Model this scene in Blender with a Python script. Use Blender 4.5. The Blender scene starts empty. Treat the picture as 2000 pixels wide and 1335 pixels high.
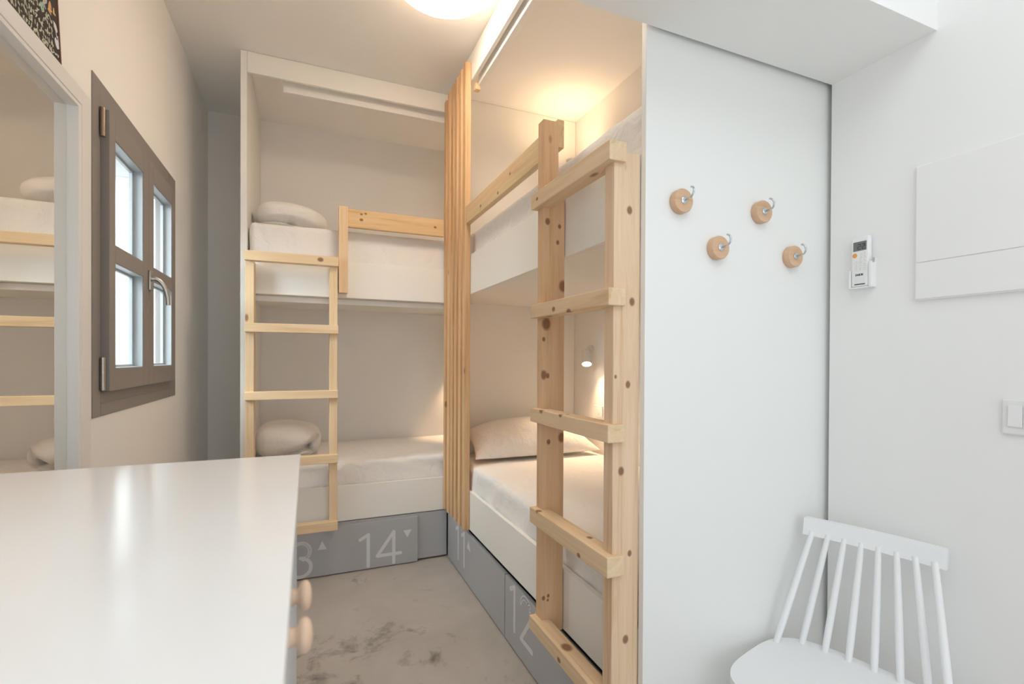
import bpy, bmesh, math, random
from mathutils import Vector, Matrix, noise
random.seed(7)
scn = bpy.context.scene
COL = scn.collection
PI = math.pi

# ---------------------------------------------------------------- camera, world, light, exposure
def make_camera():
    f_px, psi, pit, roll = 954.3, 0.396385, -0.00617625, 0.00472468
    F = Vector((math.sin(psi)*math.cos(pit), math.cos(psi)*math.cos(pit), math.sin(pit)))
    R = Vector((math.cos(psi), -math.sin(psi), 0.0)); U = R.cross(F)
    R2 = R*math.cos(roll)+U*math.sin(roll); U2 = -R*math.sin(roll)+U*math.cos(roll)
    cam = bpy.data.cameras.new('camera'); ob = bpy.data.objects.new('camera', cam); COL.objects.link(ob)
    m = Matrix((R2, U2, -F)).transposed().to_4x4(); m.translation = (0, 0, 1.32)
    ob.matrix_world = m
    cam.sensor_width = 36.0; cam.lens = f_px*36.0/2000.0
    cam.shift_y = (706.15-667.5)/2000.0
    cam.clip_start = 0.02
    cam.dof.use_dof = True; cam.dof.focus_distance = 1.75; cam.dof.aperture_fstop = 3.2
    scn.camera = ob
make_camera()

scn.view_settings.view_transform = 'Standard'
scn.view_settings.look = 'None'
scn.view_settings.exposure = 0.33
scn.view_settings.gamma = 1.0
scn.view_settings.use_curve_mapping = False
scn.cycles.max_bounces = 16
scn.cycles.diffuse_bounces = 10
scn.cycles.use_denoising = True
scn.cycles.sample_clamp_indirect = 6.0

w = bpy.data.worlds.new('world'); scn.world = w; w.use_nodes = True
wn = w.node_tree.nodes['Background']
wn.inputs[0].default_value = (0.86, 0.94, 1.0, 1); wn.inputs[1].default_value = 0.58

def area_light(name, loc, target, sx, sy, power, color):
    l = bpy.data.lights.new(name, 'AREA'); l.shape = 'RECTANGLE'; l.size = sx; l.size_y = sy
    l.energy = power; l.color = color
    o = bpy.data.objects.new(name, l); COL.objects.link(o); o.location = loc
    o.rotation_euler = (Vector(target)-Vector(loc)).to_track_quat('-Z', 'Y').to_euler()
    return o
# daylight coming in through the tall opening in the wall behind the camera
DAY = area_light('daylight_opening', (0.40, -1.72, 1.25), (0.40, 1.0, 1.25), 1.75, 2.1, 12.6, (0.90, 0.955, 1.0))
# daylight reaching the small window from the side, off the bright yard outside
YARD = area_light('daylight_yard', (-1.85, 2.1, 2.75), (-0.65, 2.5, 1.6), 1.9, 1.9, 195.0, (0.86, 0.94, 1.0))
# added fill light just under the front ceiling
FILL = area_light('fill_front_ceiling', (0.45, -0.35, 3.04), (0.45, -0.30, 0.0), 1.5, 1.5, 11.5, (0.90, 0.96, 1.0))

WARM = (1.0, 0.63, 0.35)
CEIL_LAMP = 21.0
SPOT_W = 18.0

# ---------------------------------------------------------------- room dimensions
XL, XW, XB = -0.655, 1.595, 1.83      # left wall, right wall, inner wall of the right bunk
XR, YB = 0.862, 3.167                 # faces of the two bunks
YK, YE = 4.05, 1.105                  # back wall, end panel of the right bunk
ZC, YRE = 3.07, -1.6                  # ceiling, rear wall

# ---------------------------------------------------------------- materials
def new_mat(name):
    m = bpy.data.materials.new(name); m.use_nodes = True
    nt = m.node_tree; return m, nt, nt.nodes['Principled BSDF']
def nd(nt, typ, **kw):
    n = nt.nodes.new(typ)
    for k, v in kw.items(): setattr(n, k, v)
    return n
def ramp(nt, fac, stops):
    r = nd(nt, 'ShaderNodeValToRGB'); nt.links.new(fac, r.inputs[0])
    e = r.color_ramp.elements
    while len(e) < len(stops): e.new(0.5)
    for i, (p, c) in enumerate(stops):
        e[i].position = p; e[i].color = (c[0], c[1], c[2], 1)
    return r.outputs[0]
def coord(nt, kind='Object', scale=(1, 1, 1), loc=None):
    t = nd(nt, 'ShaderNodeTexCoord'); mp = nd(nt, 'ShaderNodeMapping')
    mp.inputs['Scale'].default_value = scale
    if loc is not None: mp.inputs['Location'].default_value = loc
    nt.links.new(t.outputs[kind], mp.inputs[0]); return mp.outputs[0]
def noise_tex(nt, vec, scale, detail=3, rough=0.5, dist=0.0):
    n = nd(nt, 'ShaderNodeTexNoise'); nt.links.new(vec, n.inputs['Vector'])
    n.inputs['Scale'].default_value = scale; n.inputs['Detail'].default_value = detail
    n.inputs['Roughness'].default_value = rough; n.inputs['Distortion'].default_value = dist
    return n.outputs[0]
def bump(nt, bsdf, h, strength, dist=0.01):
    b = nd(nt, 'ShaderNodeBump'); b.inputs['Strength'].default_value = strength
    b.inputs['Distance'].default_value = dist
    nt.links.new(h, b.inputs['Height']); nt.links.new(b.outputs[0], bsdf.inputs['Normal'])

def mat_paint(name, c, rough=0.55, var=0.03, bmp=0.12, scale=60, spec=0.4):
    m, nt, b = new_mat(name)
    v = coord(nt, 'Object')
    f = noise_tex(nt, v, 1.3, 4)
    col = ramp(nt, f, [(0.3, tuple(x*(1-var) for x in c)), (0.7, tuple(min(1, x*(1+var)) for x in c))])
    nt.links.new(col, b.inputs['Base Color'])
    b.inputs['Roughness'].default_value = rough; b.inputs['Specular IOR Level'].default_value = spec
    if bmp: bump(nt, b, noise_tex(nt, v, scale, 3), bmp, 0.002)
    return m
def mat_plain(name, c, rough=0.5, metal=0.0):
    m, nt, b = new_mat(name)
    b.inputs['Base Color'].default_value = (*c, 1); b.inputs['Roughness'].default_value = rough
    b.inputs['Metallic'].default_value = metal
    return m
def mat_emit(name, c, s):
    m, nt, b = new_mat(name)
    b.inputs['Base Color'].default_value = (0.8, 0.78, 0.72, 1)
    b.inputs['Emission Color'].default_value = (*c, 1); b.inputs['Emission Strength'].default_value = s
    return m
def mat_metal(name, c, rough=0.25):
    m, nt, b = new_mat(name)
    v = coord(nt, 'Object', (60, 60, 60))
    f = noise_tex(nt, v, 2.0, 2)
    nt.links.new(ramp(nt, f, [(0.3, tuple(x*0.9 for x in c)), (0.7, c)]), b.inputs['Base Color'])
    b.inputs['Metallic'].default_value = 1.0; b.inputs['Roughness'].default_value = rough
    return m
def mat_pine(name, axis, light=(0.80, 0.60, 0.385), dark=(0.66, 0.44, 0.245), knots=(), rough=0.55, rnd=0.30):
    """pine with the grain along one object axis; knots = (x, y, z, radius) in object space"""
    m, nt, b = new_mat(name)
    ai = 'XYZ'.index(axis)
    sc = [14.0, 14.0, 14.0]; sc[ai] = 0.7
    info = nd(nt, 'ShaderNodeObjectInfo')
    t = nd(nt, 'ShaderNodeTexCoord')
    off = nd(nt, 'ShaderNodeVectorMath', operation='SCALE'); off.inputs[0].default_value = (3.1, 5.7, 4.3)
    nt.links.new(info.outputs['Random'], off.inputs['Scale'])
    add = nd(nt, 'ShaderNodeVectorMath', operation='ADD')
    nt.links.new(t.outputs['Object'], add.inputs[0]); nt.links.new(off.outputs[0], add.inputs[1])
    mp = nd(nt, 'ShaderNodeMapping'); mp.inputs['Scale'].default_value = sc
    nt.links.new(add.outputs[0], mp.inputs[0])
    g1 = noise_tex(nt, mp.outputs[0], 1.6, 4, 0.55, 1.2)
    mp2 = nd(nt, 'ShaderNodeMapping'); s2 = [70.0]*3; s2[ai] = 2.0; mp2.inputs['Scale'].default_value = s2
    nt.links.new(add.outputs[0], mp2.inputs[0])
    g2 = noise_tex(nt, mp2.outputs[0], 1.5, 3, 0.6, 0.3)
    mx = nd(nt, 'ShaderNodeMath', operation='MULTIPLY_ADD'); mx.inputs[1].default_value = 0.35
    nt.links.new(g2, mx.inputs[0]); nt.links.new(g1, mx.inputs[2])
    mid = tuple((a+c)/2 for a, c in zip(light, dark))
    col = ramp(nt, mx.outputs[0], [(0.46, light), (0.62, tuple(0.75*a+0.25*c for a, c in zip(light, dark))), (0.70, mid), (0.735, tuple(0.7*a+0.3*c for a, c in zip(light, dark))), (0.86, dark)])
    # piece-to-piece tone
    hsv = nd(nt, 'ShaderNodeHueSaturation')
    mr = nd(nt, 'ShaderNodeMapRange'); mr.inputs[3].default_value = 1.0-rnd/2; mr.inputs[4].default_value = 1.0+rnd/5
    nt.links.new(info.outputs['Random'], mr.inputs[0]); nt.links.new(mr.outputs[0], hsv.inputs['Value'])
    nt.links.new(col, hsv.inputs['Color'])
    out = hsv.outputs[0]
    # scattered small procedural knots
    mpk = nd(nt, 'ShaderNodeMapping'); sk = [7.0]*3; sk[ai] = 3.2; mpk.inputs['Scale'].default_value = sk
    nt.links.new(add.outputs[0], mpk.inputs[0])
    vor = nd(nt, 'ShaderNodeTexVoronoi'); vor.inputs['Scale'].default_value = 1.0
    nt.links.new(mpk.outputs[0], vor.inputs['Vector'])
    kf = nd(nt, 'ShaderNodeMapRange'); kf.inputs[1].default_value = 0.045; kf.inputs[2].default_value = 0.085
    kf.inputs[3].default_value = 0.75; kf.inputs[4].default_value = 0.0
    nt.links.new(vor.outputs['Distance'], kf.inputs[0]); fac = kf.outputs[0]
    for (kx, ky, kz, kr) in knots:
        sb = nd(nt, 'ShaderNodeVectorMath', operation='SUBTRACT'); sb.inputs[1].default_value = (kx, ky, kz)
        nt.links.new(t.outputs['Object'], sb.inputs[0])
        ml = nd(nt, 'ShaderNodeVectorMath', operation='MULTIPLY'); s = [1.0]*3; s[ai] = 0.75; ml.inputs[1].default_value = s
        nt.links.new(sb.outputs[0], ml.inputs[0])
        ln = nd(nt, 'ShaderNodeVectorMath', operation='LENGTH'); nt.links.new(ml.outputs[0], ln.inputs[0])
        r = nd(nt, 'ShaderNodeMapRange'); r.inputs[1].default_value = kr*0.75; r.inputs[2].default_value = kr*1.3
        r.inputs[3].default_value = 0.85; r.inputs[4].default_value = 0.0
        nt.links.new(ln.outputs[1], r.inputs[0])
        mxx = nd(nt, 'ShaderNodeMath', operation='MAXIMUM')
        nt.links.new(fac, mxx.inputs[0]); nt.links.new(r.outputs[0], mxx.inputs[1]); fac = mxx.outputs[0]
    mixk = nd(nt, 'ShaderNodeMix', data_type='RGBA')
    nt.links.new(fac, mixk.inputs[0]); nt.links.new(out, mixk.inputs[6]); mixk.inputs[7].default_value = (0.20, 0.085, 0.04, 1)
    nt.links.new(mixk.outputs[2], b.inputs['Base Color'])
    b.inputs['Roughness'].default_value = rough; b.inputs['Specular IOR Level'].default_value = 0.3
    bump(nt, b, g2, 0.12, 0.002)
    return m
def mat_fabric(name, c, wr=0.25, scale=9.0):
    m, nt, b = new_mat(name)
    v = coord(nt, 'Object')
    f = noise_tex(nt, v, 5, 3)
    nt.links.new(ramp(nt, f, [(0.3, tuple(x*0.97 for x in c)), (0.7, c)]), b.inputs['Base Color'])
    b.inputs['Roughness'].default_value = 0.9; b.inputs['Specular IOR Level'].default_value = 0.1
    b.inputs['Sheen Weight'].default_value = 0.15
    h = noise_tex(nt, v, scale, 4, 0.55, 0.8)
    bump(nt, b, h, wr, 0.02)
    return m
def mat_concrete():
    m, nt, b = new_mat('polished_concrete')
    v = coord(nt, 'Object')
    a = noise_tex(nt, v, 2.2, 6, 0.62, 0.4); base = ramp(nt, a, [(0.30, (0.39, 0.365, 0.335)), (0.5, (0.45, 0.42, 0.385)), (0.72, (0.50, 0.47, 0.435))])
    s = noise_tex(nt, v, 5.5, 9, 0.66, 0.35)
    # worn dark stains, denser on the patch of floor by the cabinet
    d = nd(nt, 'ShaderNodeVectorMath', operation='DISTANCE'); d.inputs[1].default_value = STAIN
    nt.links.new(v, d.inputs[0])
    mr = nd(nt, 'ShaderNodeMapRange'); mr.inputs[1].default_value = 0.1; mr.inputs[2].default_value = 0.65
    mr.inputs[3].default_value = 0.13; mr.inputs[4].default_value = -0.03
    nt.links.new(d.outputs['Value'], mr.inputs[0])
    sm = nd(nt, 'ShaderNodeMath', operation='ADD'); nt.links.new(s, sm.inputs[0]); nt.links.new(mr.outputs[0], sm.inputs[1])
    st = ramp(nt, sm.outputs[0], [(0.56, (0, 0, 0)), (0.70, (0.9, 0.9, 0.9))])
    mx = nd(nt, 'ShaderNodeMix', data_type='RGBA'); nt.links.new(st, mx.inputs[0])
    nt.links.new(base, mx.inputs[6]); mx.inputs[7].default_value = (0.16, 0.145, 0.125, 1)
    nt.links.new(mx.outputs[2], b.inputs['Base Color'])
    b.inputs['Roughness'].default_value = 0.42
    bump(nt, b, a, 0.05, 0.01)
    return m
STAIN = (-0.47, 0.72, 0.0)

M = {}
M['wall'] = mat_paint('white_wall_paint', (0.86, 0.855, 0.845), 0.75, 0.015, 0.08, 90, 0.25)
M['ceil'] = mat_paint('white_ceiling_paint', (0.87, 0.865, 0.85), 0.8, 0.01, 0.06, 90, 0.2)
M['panel'] = mat_paint('white_melamine', (0.84, 0.845, 0.825), 0.38, 0.006, 0, 60, 0.45)
M['board'] = mat_paint('white_board_lacquer', (0.85, 0.845, 0.81), 0.45, 0.01, 0, 60, 0.4)
M['rail'] = mat_paint('white_rail', (0.84, 0.83, 0.81), 0.35, 0.005, 0)
M['gloss'] = mat_paint('white_gloss_lacquer', (0.83, 0.835, 0.835), 0.16, 0.004, 0, 60, 0.5)
M['door'] = mat_paint('pale_blue_grey_lacquer', (0.60, 0.645, 0.70), 0.3, 0.01, 0)
M['grey'] = mat_paint('grey_laminate', (0.43, 0.44, 0.455), 0.45, 0.02, 0)
M['grey_edge'] = mat_paint('grey_edge', (0.25, 0.25, 0.25), 0.6, 0.02, 0)
M['print'] = mat_paint('pale_grey_print', (0.68, 0.68, 0.69), 0.55, 0.005, 0)
M['taupe'] = mat_paint('taupe_window_paint', (0.255, 0.236, 0.222), 0.45, 0.015, 0)
M['seal'] = mat_plain('dark_seal', (0.07, 0.07, 0.075), 0.6)
M['bead'] = mat_paint('pale_glazing_bead', (0.40, 0.44, 0.465), 0.4, 0.004, 0)
M['steel'] = mat_metal('brushed_steel', (0.50, 0.48, 0.45), 0.32)
M['brass'] = mat_metal('bronze_hinge', (0.42, 0.33, 0.25), 0.4)
M['zinc'] = mat_metal('zinc_plate', (0.62, 0.67, 0.72), 0.25)
M['chair'] = mat_paint('white_chair_lacquer', (0.84, 0.845, 0.855), 0.42, 0.004, 0)
M['frame'] = mat_paint('white_mirror_frame', (0.78, 0.775, 0.755), 0.4, 0.01, 0)
M['plastic'] = mat_paint('white_plastic', (0.84, 0.84, 0.84), 0.35, 0.003, 0)
M['plastic2'] = mat_paint('ivory_switch_plastic', (0.80, 0.80, 0.785), 0.35, 0.003, 0)
M['lamp'] = mat_paint('white_lamp_metal', (0.74, 0.73, 0.70), 0.4, 0.01, 0)
M['lcd'] = mat_plain('grey_lcd', (0.16, 0.17, 0.165), 0.25)
M['lcd_ink'] = mat_plain('lcd_ink', (0.03, 0.035, 0.03), 0.5)
M['orange'] = mat_plain('orange_rubber', (0.85, 0.36, 0.08), 0.5)
M['ink'] = mat_plain('dark_grey_ink', (0.06, 0.06, 0.065), 0.6)
M['inkl'] = mat_plain('mid_grey_ink', (0.42, 0.42, 0.42), 0.6)
M['cloth'] = mat_fabric('white_cotton', (0.84, 0.825, 0.805), 0.45, 13)
M['cloth2'] = mat_fabric('white_quilt_cotton', (0.80, 0.775, 0.745), 0.35, 11)
M['beech'] = mat_pine('beech_disc', 'X', (0.74, 0.50, 0.33), (0.62, 0.39, 0.235), (), 0.5, 0.15)
M['knobwood'] = mat_pine('pale_beech_knob', 'Z', (0.74, 0.53, 0.385), (0.60, 0.40, 0.26), (), 0.45, 0.1)
M['slate'] = mat_paint('chalkboard_slate', (0.045, 0.036, 0.03), 0.8, 0.2, 0.1)
M['redwood'] = mat_pine('dark_red_frame', 'Z', (0.20, 0.075, 0.05), (0.13, 0.05, 0.035), (), 0.5, 0.1)
for k, c in dict(chalk=(0.62, 0.64, 0.52), chalk_white=(0.70, 0.74, 0.80), chalk_yellow=(0.75, 0.58, 0.20), chalk_purple=(0.50, 0.44, 0.66), chalk_orange=(0.72, 0.38, 0.20), chalk_green=(0.38, 0.55, 0.42)).items():
    M[k] = mat_plain(k, c, 0.95)
M['concrete'] = mat_concrete()
for ax in 'XYZ': M['pine'+ax] = mat_pine('pine_'+ax.lower(), ax)
# honey toned slats and the paler, yellower ladder at the back
M['slat'] = mat_pine('pine_slat', 'Z', (0.76, 0.52, 0.30), (0.58, 0.35, 0.17), (), 0.55, 0.35)
for ax in 'XZ': M['pale'+ax] = mat_pine('pale_pine_'+ax.lower(), ax, (0.79, 0.625, 0.41), (0.66, 0.46, 0.265), (), 0.5, 0.15)
def mirror_mat():
    m, nt, b = new_mat('mirror_silver')
    b.inputs['Base Color'].default_value = (0.88, 0.86, 0.82, 1); b.inputs['Metallic'].default_value = 1; b.inputs['Roughness'].default_value = 0.015
    return m
M['mirror'] = mirror_mat()
def glass_mat():
    m, nt, b = new_mat('window_glass')
    tr = nd(nt, 'ShaderNodeBsdfTransparent'); tr.inputs[0].default_value = (0.97, 0.985, 0.98, 1)
    gl = nd(nt, 'ShaderNodeBsdfGlossy'); gl.inputs['Roughness'].default_value = 0.01
    lw = nd(nt, 'ShaderNodeLayerWeight'); lw.inputs[0].default_value = 0.5
    pw = nd(nt, 'ShaderNodeMath', operation='POWER'); pw.inputs[1].default_value = 5.0; nt.links.new(lw.outputs['Facing'], pw.inputs[0])
    fr = nd(nt, 'ShaderNodeMath', operation='MULTIPLY_ADD'); fr.inputs[1].default_value = 0.5; fr.inputs[2].default_value = 0.03
    nt.links.new(pw.outputs[0], fr.inputs[0])
    mx = nd(nt, 'ShaderNodeMixShader')
    nt.links.new(fr.outputs[0], mx.inputs[0]); nt.links.new(tr.outputs[0], mx.inputs[1]); nt.links.new(gl.outputs[0], mx.inputs[2])
    nt.links.new(mx.outputs[0], nt.nodes['Material Output'].inputs[0])
    return m
M['glass'] = glass_mat()
def dome_mat():
    # opal glass: brightest under the bulbs, dimmer and warmer towards the rim
    m, nt, b = new_mat('lit_opal_glass')
    b.inputs['Base Color'].default_value = (0.8, 0.78, 0.72, 1)
    t = nd(nt, 'ShaderNodeTexCoord'); sp = nd(nt, 'ShaderNodeSeparateXYZ'); nt.links.new(t.outputs['Normal'], sp.inputs[0])
    ng = nd(nt, 'ShaderNodeMath', operation='MULTIPLY'); ng.inputs[1].default_value = -1.0; ng.use_clamp = True; nt.links.new(sp.outputs[2], ng.inputs[0])
    st = nd(nt, 'ShaderNodeMapRange'); st.inputs[1].default_value = 0.15; st.inputs[2].default_value = 0.95; st.inputs[3].default_value = CEIL_LAMP*0.22; st.inputs[4].default_value = CEIL_LAMP
    nt.links.new(ng.outputs[0], st.inputs[0]); nt.links.new(st.outputs[0], b.inputs['Emission Strength'])
    nt.links.new(ramp(nt, ng.outputs[0], [(0.1, (1.0, 0.66, 0.36)), (0.8, (1.0, 0.83, 0.67))]), b.inputs['Emission Color'])
    return m
M['dome'] = dome_mat()
M['bulb'] = mat_emit('lit_lamp_face', (1.0, 0.80, 0.56), 14.0)

# ---------------------------------------------------------------- mesh helpers
def box(bm, x0, x1, y0, y1, z0, z1, bev=0.0, seg=2):
    vs = [bm.verts.new((x, y, z)) for x in (x0, x1) for y in (y0, y1) for z in (z0, z1)]
    idx = [(0, 1, 3, 2), (4, 6, 7, 5), (0, 4, 5, 1), (2, 3, 7, 6), (0, 2, 6, 4), (1, 5, 7, 3)]
    fs = [bm.faces.new([vs[i] for i in f]) for f in idx]
    if bev > 0:
        es = list({e for f in fs for e in f.edges})
        bmesh.ops.bevel(bm, geom=es, offset=bev, segments=seg, affect='EDGES', profile=0.6)
def basis(d):
    d = Vector(d).normalized(); up = Vector((0, 0, 1)) if abs(d.z) < 0.9 else Vector((1, 0, 0))
    a = d.cross(up).normalized(); return a, d.cross(a).normalized(), d
def lathe(bm, origin, axis, prof, n=32):
    """prof: (distance along axis, radius)"""
    a, b, d = basis(axis); o = Vector(origin); rings = []
    for h, r in prof:
        if r < 1e-6: rings.append([bm.verts.new(o+d*h)])
        else: rings.append([bm.verts.new(o+d*h+(a*math.cos(2*PI*i/n)+b*math.sin(2*PI*i/n))*r) for i in range(n)])
    for p, q in zip(rings, rings[1:]):
        for i in range(n):
            j = (i+1) % n
            if len(p) == 1 and len(q) == 1: continue
            if len(p) == 1: bm.faces.new((p[0], q[j], q[i]))
            elif len(q) == 1: bm.faces.new((p[i], p[j], q[0]))
            else: bm.faces.new((p[i], p[j], q[j], q[i]))
    for rg, rev in ((rings[0], True), (rings[-1], False)):
        if len(rg) > 1: bm.faces.new(rg[::-1] if rev else rg)
def tube(bm, pts, r, n=12):
    pts = [Vector(p) for p in pts]; m = len(pts)
    rs = r if isinstance(r, (list, tuple)) else [r]*m
    rings = []; a = None
    for i, p in enumerate(pts):
        d = (pts[min(i+1, m-1)]-pts[max(i-1, 0)]).normalized()
        if a is None: a, b, _ = basis(d)
        else:
            a = (a-d*a.dot(d)).normalized(); b = d.cross(a)
        rings.append([bm.verts.new(p+(a*math.cos(2*PI*k/n)+b*math.sin(2*PI*k/n))*rs[i]) for k in range(n)])
    for p, q in zip(rings, rings[1:]):
        for i in range(n):
            j = (i+1) % n; bm.faces.new((p[i], p[j], q[j], q[i]))
    bm.faces.new(rings[0][::-1]); bm.faces.new(rings[-1])
def prism(bm, poly, frame, t0, t1, bev=0.0):
    """poly of 2D points, frame = (origin, u, v, n); extruded from t0 to t1 along n"""
    o, u, v, n = (Vector(k) for k in frame)
    lo = [bm.verts.new(o+u*p[0]+v*p[1]+n*t0) for p in poly]
    hi = [bm.verts.new(o+u*p[0]+v*p[1]+n*t1) for p in poly]
    fs = [bm.faces.new(lo[::-1]), bm.faces.new(hi)]
    k = len(poly)
    for i in range(k): fs.append(bm.faces.new((lo[i], lo[(i+1) % k], hi[(i+1) % k], hi[i])))
    if bev > 0:
        es = list({e for f in fs[:2] for e in f.edges})
        bmesh.ops.bevel(bm, geom=es, offset=bev, segments=3, affect='EDGES', profile=0.5)
def stroke(bm, pts, wd, frame, t=0.0008):
    """flat painted stroke through 2D points"""
    for i, (p, q) in enumerate(zip(pts, pts[1:])):
        t += 0.00002
        d = Vector((q[0]-p[0], q[1]-p[1])); L = d.length
        if L < 1e-6: continue
        d /= L; nn = Vector((-d.y, d.x))*wd/2
        prism(bm, [(p[0]-nn.x, p[1]-nn.y), (q[0]-nn.x, q[1]-nn.y), (q[0]+nn.x, q[1]+nn.y), (p[0]+nn.x, p[1]+nn.y)], frame, 0, t)
    for p in pts:
        prism(bm, [(p[0]+wd/2*math.cos(2*PI*k/10), p[1]+wd/2*math.sin(2*PI*k/10)) for k in range(10)], frame, 0, t+0.00003)
def arc(cx, cy, rx, ry, a0, a1, n=12):
    return [(cx+rx*math.cos(math.radians(a0+(a1-a0)*i/n)), cy+ry*math.sin(math.radians(a0+(a1-a0)*i/n))) for i in range(n+1)]

def obj(name, bm, mat, parent=None, smooth=False, angle=None):
    bmesh.ops.recalc_face_normals(bm, faces=bm.faces)
    me = bpy.data.meshes.new(name)
    lo = Vector([min(v.co[i] for v in bm.verts) for i in range(3)]); hi = Vector([max(v.co[i] for v in bm.verts) for i in range(3)])
    c = (lo+hi)/2
    bmesh.ops.translate(bm, verts=bm.verts, vec=-c)
    if smooth:
        for f in bm.faces: f.smooth = True
    bm.to_mesh(me); bm.free()
    if smooth and angle is not None: me.set_sharp_from_angle(angle=math.radians(angle))
    me.materials.append(M[mat] if isinstance(mat, str) else mat)
    o = bpy.data.objects.new(name, me); COL.objects.link(o)
    if parent is not None:
        o.parent = parent
        base = Vector(parent['wpos']); o.location = c-base
    else: o.location = c
    o['wpos'] = list(c)
    return o
def boxo(name, b, mat, parent=None, bev=0.0015):
    bm = bmesh.new(); box(bm, *b, bev); return obj(name, bm, mat, parent)
def thing(name, label, cat, loc, group=None, kind=None):
    o = bpy.data.objects.new(name, None); COL.objects.link(o); o.location = loc; o['wpos'] = list(loc)
    o.empty_display_size = 0.05
    return tag(o, label, cat, group, kind)
def tag(o, label, cat, group=None, kind=None):
    o['label'] = label; o['category'] = cat
    if group: o['group'] = group
    if kind: o['kind'] = kind
    return o
def struct(name, bm, mat, label, cat):
    return tag(obj(name, bm, mat), label, cat, None, 'structure')

# ---------------------------------------------------------------- the room
def build_room():
    bm = bmesh.new(); box(bm, XL-0.4, 2.1, YRE-0.3, YK+0.3, -0.12, 0.0); struct('floor', bm, 'concrete', 'grey polished concrete floor with dark worn stains', 'floor')
    bm = bmesh.new(); box(bm, XL-0.4, 2.1, YRE-0.3, YK+0.3, ZC, ZC+0.12); struct('ceiling', bm, 'ceil', 'white ceiling above the bunks and the lamp', 'ceiling')
    # left wall around the window opening
    bm = bmesh.new(); y0, y1, z0, z1 = 2.03, 3.085, 1.135, 2.242
    x0, x1 = XL-0.30, XL
    box(bm, x0, x1, YRE-0.3, y0, 0, ZC); box(bm, x0, x1, y1, YK+0.3, 0, ZC)
    box(bm, x0, x1, y0, y1, 0, z0); box(bm, x0, x1, y0, y1, z1, ZC)
    struct('wall_left', bm, 'wall', 'white plaster wall on the left holding the small window and mirror', 'wall')
    bm = bmesh.new(); box(bm, XL, XB, YK, YK+0.25, 0, ZC); struct('wall_back', bm, 'wall', 'white wall behind the far bunk beds', 'wall')
    bm = bmesh.new(); box(bm, XW, 2.08, YRE-0.3, 1.087, 0, ZC); box(bm, XB, 2.08, 1.087, YK+0.25, 0, ZC)
    struct('wall_right', bm, 'wall', 'plain white wall on the right behind the chair and remote', 'wall')
    # rear wall with the tall opening the daylight comes through
    bm = bmesh.new(); a, b, zt = -0.50, 1.30, 2.35
    box(bm, XL, a, YRE-0.2, YRE, 0, ZC); box(bm, b, XW, YRE-0.2, YRE, 0, ZC); box(bm, a, b, YRE-0.2, YRE, zt, ZC)
    struct('wall_rear', bm, 'wall', 'white wall with a tall opening behind the camera', 'wall')
    bm = bmesh.new(); box(bm, XL, XW, 0.795, 1.087, 2.228, ZC); struct('trim_1', bm, 'ceil', 'boxed white ceiling beam above the hook panel', 'beam')
build_room()

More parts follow.
